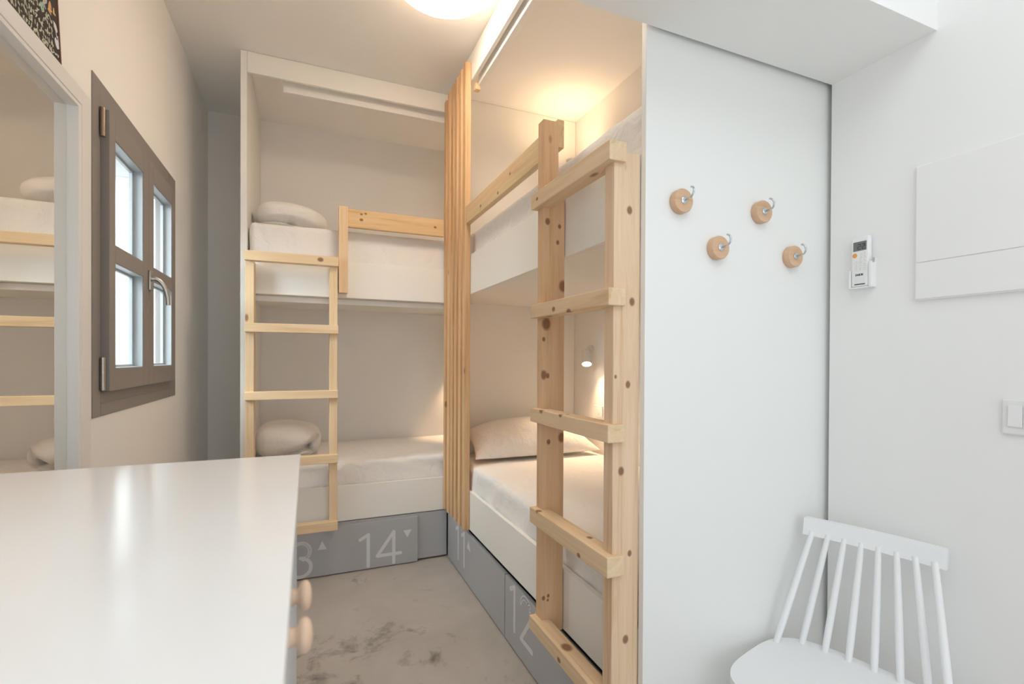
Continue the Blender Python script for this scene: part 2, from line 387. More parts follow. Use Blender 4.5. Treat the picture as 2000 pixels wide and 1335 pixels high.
# ---------------------------------------------------------------- window in the left wall
def ring(bm, x0, x1, y0, y1, z0, z1, l, r, b, t, bev=0.002):
    """rectangular frame in the wall plane with member widths left, right, bottom, top"""
    box(bm, x0, x1, y0, y0+l, z0, z1, bev); box(bm, x0, x1, y1-r, y1, z0, z1, bev)
    box(bm, x0, x1, y0+l, y1-r, z0, z0+b, bev); box(bm, x0, x1, y0+l, y1-r, z1-t, z1, bev)
def build_window():
    w = thing('window_1', 'small taupe casement window with four panes in left wall', 'window', (XL, 2.555, 1.117), None, 'structure')
    bm = bmesh.new(); ring(bm, XL-0.055, XL+0.004, 2.013, 3.10, 1.117, 2.258, 0.065, 0.131, 0.083, 0.092)
    fr = obj('window_frame', bm, 'taupe', w)
    bm = bmesh.new(); box(bm, XL+0.004, XL+0.0055, 2.08, 3.05, 1.160, 1.1625); obj('frame_groove', bm, 'grey_edge', fr)
    x0, x1 = XL-0.012, XL+0.029
    for (ya, yb, za, zb, pa, pb) in ((2.080, 2.529, 1.202, 2.164, 2.137, 2.455), (2.531, 2.967, 1.202, 2.164, 2.602, 2.916)):
        bm = bmesh.new(); ring(bm, x0, x1, ya, yb, za, zb, pa-ya, yb-pb, 1.279-za, zb-2.082)
        box(bm, x0, x1, pa, pb, 1.653, 1.713, 0.002)
        s = obj('sash', bm, 'taupe', w)
        for (z0, z1) in ((1.279, 1.653), (1.713, 2.082)):
            e = 0.003
            bm = bmesh.new(); ring(bm, XL-0.005, x1-0.003, pa, pb, z0, z1, e, e, e, e, 0)
            ring(bm, XL-0.017, XL-0.005, pa, pb, z0, z1, 0.016, 0.016, 0.012, 0.012, 0.001)
            obj('glazing_bead', bm, 'bead', s)
            bm = bmesh.new(); box(bm, XL-0.0125, XL-0.0095, pa+0.012, pb-0.012, z0+0.01, z1-0.01); obj('pane', bm, 'glass', s)
    for z0, z1, m in ((2.068, 2.165, 'brass'), (1.206, 1.318, 'steel')):
        bm = bmesh.new(); lathe(bm, (XL+0.0125, 2.0708, z0), (0, 0, 1), [(0, 0.0), (0, 0.0078), (0.018, 0.0078), (0.018, 0.0086), (0.022, 0.0086), (0.022, 0.0078), (z1-z0, 0.0078), (z1-z0, 0)], 16)
        obj('hinge', bm, m, w, True, 40)
    # handle: base plate, turned neck and a lever that curves out from the wall and hangs down
    bm = bmesh.new(); box(bm, x1+0.0002, x1+0.009, 2.515, 2.547, 1.606, 1.690, 0.003)
    lathe(bm, (x1+0.009, 2.531, 1.655), (1, 0, 0), [(0, 0.0), (0, 0.013), (0.008, 0.012), (0.014, 0.0105), (0.016, 0)], 20)
    h = obj('handle', bm, 'steel', w, True, 40)
    pts = [(x1+0.012, 2.531, 1.658)]
    for i in range(17):
        a = i/16*PI*0.52
        pts.append((x1+0.016+0.050*math.sin(a), 2.531+0.012*math.sin(a), 1.658-0.105*(1-math.cos(a))))
    bm = bmesh.new(); tube(bm, pts, [0.0085]+[0.0100-0.0012*i/16 for i in range(17)], 14); obj('lever', bm, 'steel', h, True, 50)
build_window()

# ---------------------------------------------------------------- mirror and chalkboard on the left wall
def build_mirror():
    y0, y1, z0, z1 = 1.02, 1.902, 0.25, 2.114
    m = thing('wall_mirror', 'tall mirror in a white frame on the left wall', 'mirror', (XL, (y0+y1)/2, z0))
    bm = bmesh.new(); ring(bm, XL+0.001, XL+0.036, y0, y1, z0, z1, 0.062, 0.062, 0.05, 0.046, 0.002)
    obj('frame', bm, 'frame', m)
    # narrow inner slip, set back behind a fine shadow line
    bm = bmesh.new(); ring(bm, XL+0.001, XL+0.0345, y0+0.0635, y1-0.0635, z0+0.0515, z1-0.0475, 0.020, 0.020, 0.012, 0.012, 0.001)
    obj('inner_slip', bm, 'frame', m)
    boxo('mirror_glass', (XL+0.002, XL+0.006, y0+0.084, y1-0.084, z0+0.064, z1-0.060), 'mirror', m, 0)
build_mirror()

def build_chalkboard():
    zb, yb, ya, H = 2.1145, 1.722, 1.02, 0.62
    lean = math.radians(2.6)
    root = thing('chalkboard', 'chalk menu board standing on top of the mirror frame', 'chalkboard', (XL+0.03, (ya+yb)/2, zb))
    up = Vector((-math.sin(lean), 0, math.cos(lean))); n = Vector((math.cos(lean), 0, math.sin(lean)))
    fr = (Vector((XL+0.0305, yb, zb)), Vector((0, -1, 0)), up, n)
    W = yb-ya
    bm = bmesh.new(); prism(bm, [(0.002, 0.002), (W-0.002, 0.002), (W-0.002, H-0.002), (0.002, H-0.002)], fr, -0.008, -0.001); b = obj('slate', bm, 'slate', root)
    bm = bmesh.new()
    for q in (((0, 0.0), (0.006, H)), ((W-0.006, 0.0), (W, H)), ((0.006, H-0.006), (W-0.006, H))):
        prism(bm, [(q[0][0], q[0][1]), (q[1][0], q[0][1]), (q[1][0], q[1][1]), (q[0][0], q[1][1])], fr, -0.0085, 0.0005)
    obj('edge', bm, 'redwood', root)
    # chalk marks: rows of small hand lettering, too small to read, with a bigger coloured line above
    fw = (fr[0]+n*(-0.0009), fr[1], fr[2], fr[3])
    rnd = random.Random(3)
    def squig(bm, x, y, s, wd):
        k = rnd.choice((3, 4, 5)); pts = [(x+rnd.uniform(0, s*0.7), y+s*rnd.uniform(0, 1)) for _ in range(k)]
        stroke(bm, pts, wd, fw, 0.0004)
    rows = [('chalk', [0.016+0.021*i for i in range(5)], 0.014, 0.0020), ]
    bm = bmesh.new()
    for i in range(5):
        y = 0.008+0.020*i; x = 0.012+(0.030 if i in (1, 2, 3) else 0.0)
        while x < W-0.03:
            if rnd.random() < 0.95: squig(bm, x, y, 0.017, 0.0026)
            x += 0.0115
    obj('chalk_lettering', bm, 'chalk', root)['kind'] = 'stuff'
    bm = bmesh.new(); x = 0.012
    while x < W-0.05: squig(bm, x, 0.116, 0.030, 0.0045); x += 0.026
    obj('chalk_heading', bm, 'chalk_yellow', root)['kind'] = 'stuff'
    for (x, y, m) in ((0.062, 0.104, 'chalk_purple'), (0.036, 0.112, 'chalk_orange'), (0.082, 0.095, 'chalk_green'), (0.10, 0.118, 'chalk_purple')):
        bm = bmesh.new(); squig(bm, x, y, 0.03, 0.005); squig(bm, x+0.008, y, 0.025, 0.004); obj('chalk_mark', bm, m, root)
    # small white chalk drawing of two leaf shapes near the edge
    bm = bmesh.new()
    for (cx, cy, rx, ry, ro) in ((0.023, 0.094, 0.013, 0.008, 50), (0.021, 0.052, 0.014, 0.009, 60), (0.012, 0.060, 0.006, 0.004, 80)):
        c, s = math.cos(math.radians(ro)), math.sin(math.radians(ro))
        prism(bm, [(cx+rx*math.cos(a)*c-ry*math.sin(a)*s, cy+rx*math.cos(a)*s+ry*math.sin(a)*c) for a in [2*PI*i/16 for i in range(16)]], fw, 0, 0.0004)
    stroke(bm, [(0.022, 0.086), (0.018, 0.07), (0.012, 0.075), (0.009, 0.045)], 0.003, fw, 0.0004)
    obj('chalk_drawing', bm, 'chalk_white', root)
build_chalkboard()

# ---------------------------------------------------------------- ceiling lamp
def build_ceiling_lamp():
    c = (0.575, 2.185, ZC); R = 0.235
    t = thing('ceiling_lamp', 'round opal glass ceiling lamp glowing warm between the bunks', 'lamp', c)
    bm = bmesh.new(); lathe(bm, c, (0, 0, -1), [(0.0005, 0.0), (0.0005, 0.20), (0.02, 0.20), (0.022, 0.0)], 40); obj('base_plate', bm, 'lamp', t, True, 40)
    bm = bmesh.new()
    prof = [(0.018, R*0.985), (0.026, R)]+[(0.026+0.072*math.sin(a), R*math.cos(a)) for a in [PI/2*i/12 for i in range(1, 12)]]+[(0.098, 0)]
    lathe(bm, c, (0, 0, -1), prof, 56); obj('glass_shade', bm, 'dome', t, True, 60)
    for k in range(3):
        a = math.radians(-96+120*k)*-1
        x, y = c[0]+R*1.0*math.cos(a), c[1]+R*1.0*math.sin(a)
        bm = bmesh.new(); lathe(bm, (x, y, ZC-0.034), (0, 0, 1), [(0, 0), (0.0, 0.005), (0.012, 0.005), (0.034, 0.003)], 12); obj('clip', bm, 'steel', t, True, 40)
build_ceiling_lamp()

# ---------------------------------------------------------------- bunk beds
def build_bunks():
    # ---- far bunk, running across the room
    b = thing('bunk_bed', 'far built-in white bunk bed along the back wall', 'bunk bed', (0.7, YB+0.4, 0))
    boxo('side_panel', (-0.354, -0.322, YB, YK-0.003, 0, ZC-0.002), 'panel', b)
    boxo('bed_board', (-0.321, XR-0.002, YB, YB+0.02, 1.69, 1.912), 'board', b)
    boxo('bed_base', (-0.321, XB-0.004, YB+0.0205, YK-0.004, 1.69, 1.715), 'board', b)
    boxo('bed_board', (-0.321, XR-0.002, YB, YB+0.02, 0.318, 0.534), 'board', b)
    boxo('bed_base', (-0.321, XB-0.004, YB+0.0205, YK-0.004, 0.318, 0.345), 'board', b)
    boxo('plinth', (-0.321, XR-0.002, YB+0.004, YB+0.02, 0.012, 0.312), 'grey', b)
    boxo('valance', (-0.321, XR-0.002, YB, YB+0.02, 2.95, ZC-0.002), 'board', b)
    boxo('curtain_rail', (-0.138, 1.35, YB+0.07, YB+0.10, 2.912, 2.990), 'rail', b)
    boxo('curtain_rail', (-0.290, 1.35, YB+0.07, YB+0.10, 1.655, 1.6885), 'rail', b)
    g = boxo('guard_post', (0.172, 0.224, YB-0.062, YB-0.001, 1.712, 2.232), 'paleZ', b, 0.002)
    boxo('guard_rail', (0.2245, XR-0.04, YB-0.040, YB-0.012, 2.116, 2.226), mat_pine('pine_rail_far', 'X', (0.74, 0.55, 0.32), (0.60, 0.395, 0.20), ((-0.22, -0.014, -0.004, 0.008), (-0.22, -0.014, 0.03, 0.006), (-0.195, -0.014, 0.036, 0.006), (0.24, -0.014, 0.0, 0.007)), 0.5, 0.05), b, 0.002)
    # ---- near bunk, running along the right wall
    b = thing('bunk_bed', 'near built-in white bunk bed ending in the hook panel', 'bunk bed', (1.3, 2.1, 0))
    boxo('end_panel', (XR-0.002, XB-0.003, YE, YE+0.020, 0, ZC-0.002), 'panel', b, 0.001)
    boxo('head_panel', (XR+0.021, XB-0.003, YB, YB+0.018, 0.35, ZC-0.002), 'board', b)
    boxo('bed_board', (XR, XR+0.02, YE+0.021, YB-0.001, 1.690, 1.916), 'board', b)
    boxo('bed_base', (XR+0.0205, XB-0.004, YE+0.021, 1.836, 1.690, 1.715), 'board', b)
    boxo('bed_base', (XR+0.0205, XB-0.004, 1.839, YB-0.001, 1.690, 1.715), 'board', b)
    boxo('bed_board', (XR, XR+0.02, YE+0.021, YB-0.001, 0.336, 0.557), 'board', b)
    boxo('bed_base', (XR+0.0205, XB-0.004, YE+0.021, YB-0.001, 0.336, 0.362), 'board', b)
    boxo('valance', (XR, XR+0.02, YE+0.021, YB-0.001, 2.91, ZC-0.002), 'board', b)
    boxo('curtain_rail', (XR+0.036, XR+0.066, YE+0.06, 2.66, 2.880, 2.955), 'rail', b)
    boxo('guard_rail', (XR-0.029, XR-0.001, 1.574, 2.676, 2.087, 2.188), mat_pine('pine_rail_near', 'Y', (0.76, 0.60, 0.37), (0.62, 0.435, 0.24), ((-0.014, 0.30, -0.02, 0.008), (-0.014, -0.1, 0.01, 0.006), (-0.014, 0.05, -0.03, 0.007)), 0.5, 0.05), b, 0.003)
build_bunks()

def build_slats():
    t = thing('slat_screen', 'tall screen of upright pine slats at the inner bunk corner', 'screen', (XR-0.015, 2.78, 0.315))
    ys = [3.034, 2.952, 2.868, 2.784, 2.700]
    for i, y in enumerate(ys):
        bm = bmesh.new(); box(bm, XR-0.036, XR-0.002, y-0.022, y+0.022, 0.335, 3.012, 0.0025); obj('slat', bm, 'slat', t)
    boxo('slat', (XR-0.036, XR-0.002, 3.098, 3.140, 0.335, 2.995), 'slat', t, 0.0025)
    boxo('backing_batten', (XR-0.0015, XR-0.0002, 2.685, 3.14, 0.562, 1.685), 'slat', t, 0)
    boxo('cleat', (XR+0.021, XR+0.05, 2.665, 2.70, 2.86, 2.90), 'pineY', t, 0.002)
build_slats()

# ---------------------------------------------------------------- numbered drawers under the bunks
def digit(ch):
    """strokes in a 0.2 m tall cell, origin at the foot of the digit"""
    if ch == '1': return [[(-0.048, 0.170), (0.0, 0.196), (0.0, 0.0)]]
    if ch == '4': return [[(0.030, 0.0), (0.030, 0.196)], [(0.030, 0.196), (-0.072, 0.055), (0.072, 0.055)]]
    if ch == '3': return [arc(-0.010, 0.148, 0.050, 0.050, 140, -75), arc(-0.014, 0.054, 0.060, 0.056, 88, -145)]
    if ch == '2': return [arc(-0.005, 0.146, 0.052, 0.052, 165, -28)+[(-0.052, 0.004)], [(-0.052, 0.004), (0.060, 0.004)]]
def build_drawers():
    def drawer(label, b, frame, marks, ptris):
        t = thing('storage_drawer', label, 'drawer', ((b[0]+b[1])/2, (b[2]+b[3])/2, 0))
        boxo('front_panel', b, 'grey', t, 0.0015)
        for (ch, u, v) in marks:
            bm = bmesh.new()
            for k, s in enumerate(digit(ch)): stroke(bm, [(u+p[0], v+p[1]) for p in s], 0.0205, frame, 0.0008+0.0004*k)
            obj('number', bm, 'print', t)
        for tri in ptris:
            bm = bmesh.new(); prism(bm, tri, frame, 0, 0.0008); obj('arrow', bm, 'print', t)
        return t
    # far bunk: 13 up, 14 down
    yf = YB-0.016
    fr = (Vector((0, yf-0.0002, 0)), Vector((1, 0, 0)), Vector((0, 0, 1)), Vector((0, -1, 0)))
    t = drawer('grey under-bed drawer front numbered 13 and 14', (-0.318, 0.662, yf, yf+0.019, 0.006, 0.297), fr,
           [('1', -0.130, 0.022), ('3', -0.024, 0.020), ('1', 0.352, 0.022), ('4', 0.479, 0.022)],
           [[(0.058, 0.165), (0.110, 0.165), (0.084, 0.216)], [(0.568, 0.217), (0.622, 0.217), (0.595, 0.170)]])
    # near bunk: 11 up, 12 down
    fr = (Vector((XR-0.0002, 0, 0)), Vector((0, -1, 0)), Vector((0, 0, 1)), Vector((-1, 0, 0)))
    drawer('grey under-bed drawer front numbered 11, at the inner corner under the slats', (XR, XR+0.019, 2.139, YB-0.020, 0.008, 0.304), fr,
           [('1', -2.906, 0.084), ('1', -2.783, 0.084)], [[(-2.728, 0.215), (-2.662, 0.215), (-2.697, 0.266)]])
    drawer('grey under-bed drawer front numbered 12, behind the foot of the near ladder', (XR, XR+0.019, YE+0.021, 2.131, 0.008, 0.304), fr,
           [('1', -2.016, 0.096), ('2', -1.890, 0.096)], [[(-1.800, 0.285), (-1.735, 0.285), (-1.767, 0.234)]])
build_drawers()

# ---------------------------------------------------------------- ladders
def build_ladders():
    # near ladder
    t = thing('bunk_ladder', 'near pine ladder beside the hook panel with chunky rungs', 'ladder', (0.80, 1.36, 0))
    x0, x1 = 0.772, XR-0.003
    kn = [(0.823, 1.733, 0.0085), (0.833, 1.480, 0.0085), (0.821, 1.25, 0.0075), (0.78, 1.272, 0.004), (0.80, 1.011, 0.009), (0.83, 0.779, 0.0065), (0.818, 0.541, 0.009)]
    yb0, yb1 = YE+0.022, YE+0.067
    c = ((x0+x1)/2, (yb0+yb1)/2, (0.012+1.893)/2)
    mk = mat_pine('pine_stile_near', 'Z', (0.80, 0.615, 0.435), (0.66, 0.44, 0.265), [(k[0]-c[0], yb0-c[1], k[1]-c[2], k[2]) for k in kn], 0.55, 0.02)
    boxo('stile', (x0, x1, yb0, yb1, 0.012, 1.893), mk, t, 0.003)
    kn = [(0.789, 1.81, 0.009), (0.837, 1.797, 0.006), (0.83, 1.739, 0.006), (0.852, 1.583, 0.015), (0.786, 1.445, 0.016), (0.776, 1.39, 0.006), (0.776, 1.263, 0.012), (0.792, 1.26, 0.007), (0.85, 1.036, 0.013), (0.797, 1.023, 0.007), (0.78, 0.465, 0.006), (0.799, 0.47, 0.005), (0.797, 0.455, 0.004)]
    za, zb = 0.336, 2.172
    c = ((x0+x1)/2, 1.585, (za+zb)/2)
    mk = mat_pine('pine_stile_middle', 'Z', (0.735, 0.515, 0.325), (0.60, 0.375, 0.20), [(k[0]-c[0], 1.562-c[1], k[1]-c[2], k[2]) for k in kn], 0.55, 0.02)
    bm = bmesh.new()
    prism(bm, [(x0, za), (x1, za), (x1, 1.90), (0.831, 1.90), (0.831, zb), (x0, zb)], (Vector((0, 1.608, 0)), Vector((1, 0, 0)), Vector((0, 0, 1)), Vector((0, -1, 0))), 0, 0.046, 0.0025)
    obj('stile', bm, mk, t)
    for i, (z0, z1) in enumerate(((1.858, 1.912), (1.466, 1.514), (1.093, 1.142), (0.727, 0.783), (0.338, 0.388))):
        kk = [(( -0.027, 0.20, 0.0, 0.006),), ((-0.027, 0.07, -0.006, 0.008), (-0.027, -0.03, -0.024, 0.01)), ((-0.027, 0.16, 0.024, 0.010), (-0.027, 0.02, 0.024, 0.008), (0.0, 0.02, 0.024, 0.006)), ((-0.02, 0.19, 0.028, 0.010), (-0.027, -0.10, -0.02, 0.007), (0.01, -0.1, 0.028, 0.008)), ((0.0, 0.02, 0.025, 0.016), (-0.027, 0.02, -0.01, 0.008), (-0.027, -0.2, 0.0, 0.008))][i]
        bm = bmesh.new(); box(bm, 0.747, 0.803, YE+0.008, 1.613, z0, z1, 0.003)
        obj('rung', bm, mat_pine('pine_rung_near', 'Y', (0.80, 0.625, 0.42), (0.66, 0.45, 0.25), kk, 0.55, 0.06), t)
    # far ladder
    t = thing('bunk_ladder', 'far pale pine ladder against the back bunk', 'ladder', (-0.08, YB-0.06, 0))
    for (xa, xb) in ((-0.320, -0.276), (0.120, 0.164)):
        boxo('stile', (xa, xb, YB-0.098, YB-0.001, 0.355, 1.86), 'paleZ', t, 0.003)
    for i, (z0, z1) in enumerate(((1.858, 1.912), (1.462, 1.512), (1.084, 1.130), (0.702, 0.752), (0.306, 0.358))):
        m = 'paleX' if i else mat_pine('pale_pine_top_rung', 'X', (0.79, 0.625, 0.41), (0.66, 0.46, 0.265), ((0.146, -0.027, 0.004, 0.012),), 0.5, 0.05)
        y1 = YB-0.001 if i == 0 else YB-0.07
        bm = bmesh.new(); box(bm, -0.322, 0.167, YB-0.122, YB-0.07, z0, z1, 0.003); obj('rung', bm, m, t)
build_ladders()

# ---------------------------------------------------------------- bedding
def soft_box(x0, x1, y0, y1, z0, z1, r, nx, ny, nz, amp, seed, side_amp=0.0, fdir=None):
    bm = bmesh.new()
    L = Vector((x0, y0, z0)); Hh = Vector((x1, y1, z1)); ns = (nx, ny, nz)
    for ax in range(3):
        u, v = [(1, 2), (2, 0), (0, 1)][ax]
        for side in (0, 1):
            g = [[None]*(ns[v]+1) for _ in range(ns[u]+1)]
            for i in range(ns[u]+1):
                for j in range(ns[v]+1):
                    p = Vector((0, 0, 0)); p[ax] = Hh[ax] if side else L[ax]
                    # denser near edges
                    fu = i/ns[u]; fv = j/ns[v]
                    fu = 0.5-0.5*math.cos(PI*fu); fv = 0.5-0.5*math.cos(PI*fv)
                    p[u] = L[u]+(Hh[u]-L[u])*fu; p[v] = L[v]+(Hh[v]-L[v])*fv
                    q = Vector([min(max(p[k], L[k]+r), Hh[k]-r) for k in range(3)])
                    d = p-q
                    n = d.normalized() if d.length > 1e-9 else Vector((0, 0, 1))
                    m = q+n*r
                    s = Vector((seed*3.1, seed*1.7, 0))
                    w = noise.noise(m*4+s)*amp + noise.noise(m*11+s)*amp*0.4
                    if side_amp and abs(n.z) < 0.8:
                        k = fdir if fdir is not None else Vector((7, 7, 10))
                        dd = m.x*k.x+m.y*k.y+m.z*k.z
                        w += side_amp*(noise.noise(Vector((dd, m.z*2.0, m.x+m.y))+s) + 0.5*noise.noise(Vector((dd*2.3, m.z*3.0, 1.0))+s))
                    g[i][j] = bm.verts.new(m+n*w)
            for i in range(ns[u]):
                for j in range(ns[v]):
                    f = (g[i][j], g[i+1][j], g[i+1][j+1], g[i][j+1])
                    bm.faces.new(f if side else f[::-1])
    bmesh.ops.remove_doubles(bm, verts=bm.verts, dist=0.0004)
    return bm
def build_bedding():
    # mattresses, each wearing a white fitted sheet
    tag(obj('mattress', soft_box(-0.318, 1.60, YB+0.034, YK-0.02, 1.718, 2.112, 0.035, 90, 24, 16, 0.004, 1, 0.009, Vector((13, 0, 4))), 'cloth', None, True), 'mattress in white sheet on the upper far bunk', 'mattress')
    tag(obj('mattress', soft_box(-0.318, 1.60, YB+0.034, YK-0.02, 0.350, 0.676, 0.030, 80, 26, 20, 0.006, 2, 0.012, Vector((5, 0, 14))), 'cloth', None, True), 'mattress in wrinkled white sheet on the lower far bunk', 'mattress')
    tag(obj('mattress', soft_box(XR+0.024, XB-0.02, YE+0.03, 3.10, 1.716, 2.066, 0.035, 26, 60, 14, 0.004, 3, 0.004, Vector((0, 9, 5))), 'cloth', None, True), 'mattress in white sheet on the upper near bunk', 'mattress')
    tag(obj('mattress', soft_box(XR+0.024, XB-0.02, YE+0.03, 3.10, 0.363, 0.694, 0.030, 26, 80, 20, 0.004, 4, 0.012, Vector((0, 8, 9))), 'cloth', None, True), 'mattress in white sheet on the lower near bunk', 'mattress')
    # pillow leaning on the head panel of the lower near bunk
    bm = bmesh.new(); n = 36; W, D, T = 0.86, 0.42, 0.20
    tilt = math.radians(19)
    o = Vector((1.340, 2.735, 0.694)); up = Vector((0, math.cos(tilt), math.sin(tilt))); nn = Vector((0, -math.sin(tilt), math.cos(tilt)))
    for s in (1, -1):
        g = []
        for i in range(n+1):
            row = []
            for j in range(n+1):
                u = math.sin(PI/2*(2*i/n-1)); v = math.sin(PI/2*(2*j/n-1))
                th = (max(0, 1-abs(u)**2.6)**0.6)*(max(0, 1-abs(v)**2.4)**0.6)
                pu = u*(1-0.07*(1-v*v)-0.05*(v*0.5+0.5)); pv = v*(1-0.07*(1-u*u)); pv = pv-0.40*max(0, pv)*abs(u)**3
                a = abs(u)**4
                wr = 0.010*noise.noise(Vector((u*2.2+3, v*2.2+s, 4)))*th+0.012*a*th*noise.noise(Vector((u*9, v*4+u*5, s*2.0)))*2
                h = s*T*(0.62 if s > 0 else 0.30)*th+wr
                row.append(bm.verts.new(o+Vector((1, 0, 0))*pu*W/2+up*(pv*0.5+0.5)*D+nn*(h+0.035)))
            g.append(row)
        for i in range(n):
            for j in range(n):
                f = (g[i][j], g[i+1][j], g[i+1][j+1], g[i][j+1]); bm.faces.new(f if s > 0 else f[::-1])
    bmesh.ops.remove_doubles(bm, verts=bm.verts, dist=0.0005)
    tag(obj('pillow', bm, 'cloth', None, True), 'plump white pillow on the lower near bunk', 'pillow')
    # rolled quilts: loaf with a fold creased into the end facing the room
    def quilt(x0, x1, y0, y1, z0, h, seed, crease, flat):
        bm = bmesh.new(); nu, nv = 72, 40
        cx, cy = (x0+x1)/2, (y0+y1)/2; rx, ry = (x1-x0)/2, (y1-y0)/2
        rows = []
        for j in range(nv+1):
            t = -1+2*j/nv; t = math.sin(PI/2*t)
            row = []
            for i in range(nu):
                a = 2*PI*i/nu; c, s = math.cos(a), math.sin(a)
                sx = math.copysign(abs(c)**0.62, c); sz = math.copysign(abs(s)**0.70, s)
                k = max(0.0, 1-abs(t)**3.2)**0.42
                x = cx+sx*rx*k; z = z0+h*0.5+sz*h*0.5*(k*0.92+0.08 if k > 0 else 0.0)*k**0.2
                z -= flat*h*max(0, (x-cx)/rx)*max(0, sz)          # lower to the right
                y = cy+t*ry
                p = Vector((x, y, z))
                p += Vector((0.010*noise.noise(p*5+Vector((seed, 0, 0))), 0, 0.014*noise.noise(p*6+Vector((0, seed, 0)))))
                # creases pressed into the visible end
                for (ax, az, bx, bz, wd, dp) in crease:
                    A = Vector((x0+(x1-x0)*ax, z0+h*az)); B = Vector((x0+(x1-x0)*bx, z0+h*bz)); q = Vector((p.x, p.z))
                    ab = B-A; tt = min(1, max(0, (q-A).dot(ab)/ab.length_squared)); d = (q-(A+ab*tt)).length
                    if t < 0.2: p.y += dp*math.exp(-(d/wd)**2); p.x -= 0; p.z -= 0.15*dp*math.exp(-(d/wd)**2)
                if p.z < z0: p.z = z0
                row.append(bm.verts.new(p))
            rows.append(row)
        for p, q in zip(rows, rows[1:]):
            for i in range(nu): bm.faces.new((p[i], p[(i+1) % nu], q[(i+1) % nu], q[i]))
        bmesh.ops.remove_doubles(bm, verts=bm.verts, dist=0.0004)
        return obj('rolled_quilt', bm, 'cloth2', None, True)
    tag(quilt(-0.305, 0.115, 3.27, 3.78, 2.116, 0.180, 2, [(0.02, 0.30, 0.50, 0.26, 0.012, 0.07), (0.50, 0.26, 0.80, 0.12, 0.014, 0.05)], 0.22), 'rolled white quilt on the upper far bunk', 'quilt', 'rolled quilts on the far bunk')
    tag(quilt(-0.310, 0.085, 3.27, 3.75, 0.684, 0.225, 5, [(0.30, 0.08, 0.80, 0.36, 0.016, 0.08), (0.78, 0.36, 0.93, 0.62, 0.014, 0.07), (0.78, 0.34, 0.9, 0.14, 0.012, 0.05)], 0.16), 'rolled white quilt on the lower far bunk', 'quilt', 'rolled quilts on the far bunk')
build_bedding()

# ---------------------------------------------------------------- reading lamps in the bunks
def reading_lamp(mount, nrm, head, aim, label, power, blend=0.35, angle=85):
    t = thing('reading_lamp', label, 'lamp', mount, None)
    m = Vector(mount); n = Vector(nrm)
    bm = bmesh.new(); lathe(bm, m, n, [(0.0005, 0), (0.0005, 0.033), (0.016, 0.033), (0.019, 0.030), (0.019, 0)], 28); obj('wall_plate', bm, 'lamp', t, True, 40)
    h = Vector(head); d = Vector(aim).normalized()
    bm = bmesh.new(); tube(bm, [m+n*0.018, m+n*0.04, h-d*0.02], 0.007, 10); obj('arm', bm, 'lamp', t, True, 50)
    bm = bmesh.new(); lathe(bm, h-d*0.07, d, [(0, 0), (0, 0.026), (0.006, 0.033), (0.104, 0.035), (0.104, 0.0315), (0.092, 0.0305), (0.092, 0)], 28); s = obj('lamp_head', bm, 'lamp', t, True, 40)
    bm = bmesh.new(); lathe(bm, h-d*0.07, d, [(0.0932, 0), (0.0932, 0.030), (0.0975, 0.028), (0.1005, 0.014), (0.1015, 0)], 24); obj('bulb_face', bm, 'bulb', s, True, 40)
    l = bpy.data.lights.new('reading_lamp_light', 'SPOT'); l.energy = power; l.color = WARM; l.spot_size = math.radians(angle); l.spot_blend = blend; l.shadow_soft_size = 0.02
    o = bpy.data.objects.new('reading_lamp_light', l); COL.objects.link(o); o.parent = s
    o.location = (h+d*0.038)-Vector(s['wpos']); o.rotation_euler = d.to_track_quat('-Z', 'Y').to_euler()
    return t
reading_lamp((XB-0.0005, 2.93, 1.385), (-1, 0, 0), (XB-0.075, 2.875, 1.315), (-0.28, -0.50, -1.0), 'white reading lamp lit above the pillow, lower near bunk', SPOT_W, 1.0, 120)
reading_lamp((XB-0.0005, 2.95, 2.55), (-1, 0, 0), (XB-0.17, 2.93, 2.645), (-0.12, 0.0, 1.0), 'white reading lamp turned up to the ceiling, upper near bunk', SPOT_W*0.36, 1.0, 160)
reading_lamp((1.19, YK-0.0005, 1.40), (0, -1, 0), (1.21, YK-0.075, 1.335), (0.25, 0.1, -1.0), 'white reading lamp half hidden by the slats, lower far bunk', SPOT_W, 0.5, 110)
reading_lamp((1.36, YK-0.0005, 2.46), (0, -1, 0), (1.35, YK-0.075, 2.40), (-0.1, 0.1, -1.0), 'white reading lamp behind the slats, upper far bunk', SPOT_W, 0.5, 110)

def wall_socket():
    t = thing('wall_socket', 'white wall socket inside the lower near bunk', 'socket', (XB, 2.82, 0.967))
    boxo('plate', (XB-0.009, XB-0.0005, 2.785, 2.880, 0.93, 1.005), 'plastic', t, 0.002)
    bm = bmesh.new(); lathe(bm, (XB-0.0092, 2.832, 0.967), (-1, 0, 0), [(0, 0.0), (0, 0.022), (0.0015, 0.021), (0.0015, 0)], 24); obj('insert', bm, 'plastic2', t, True, 40)
wall_socket()

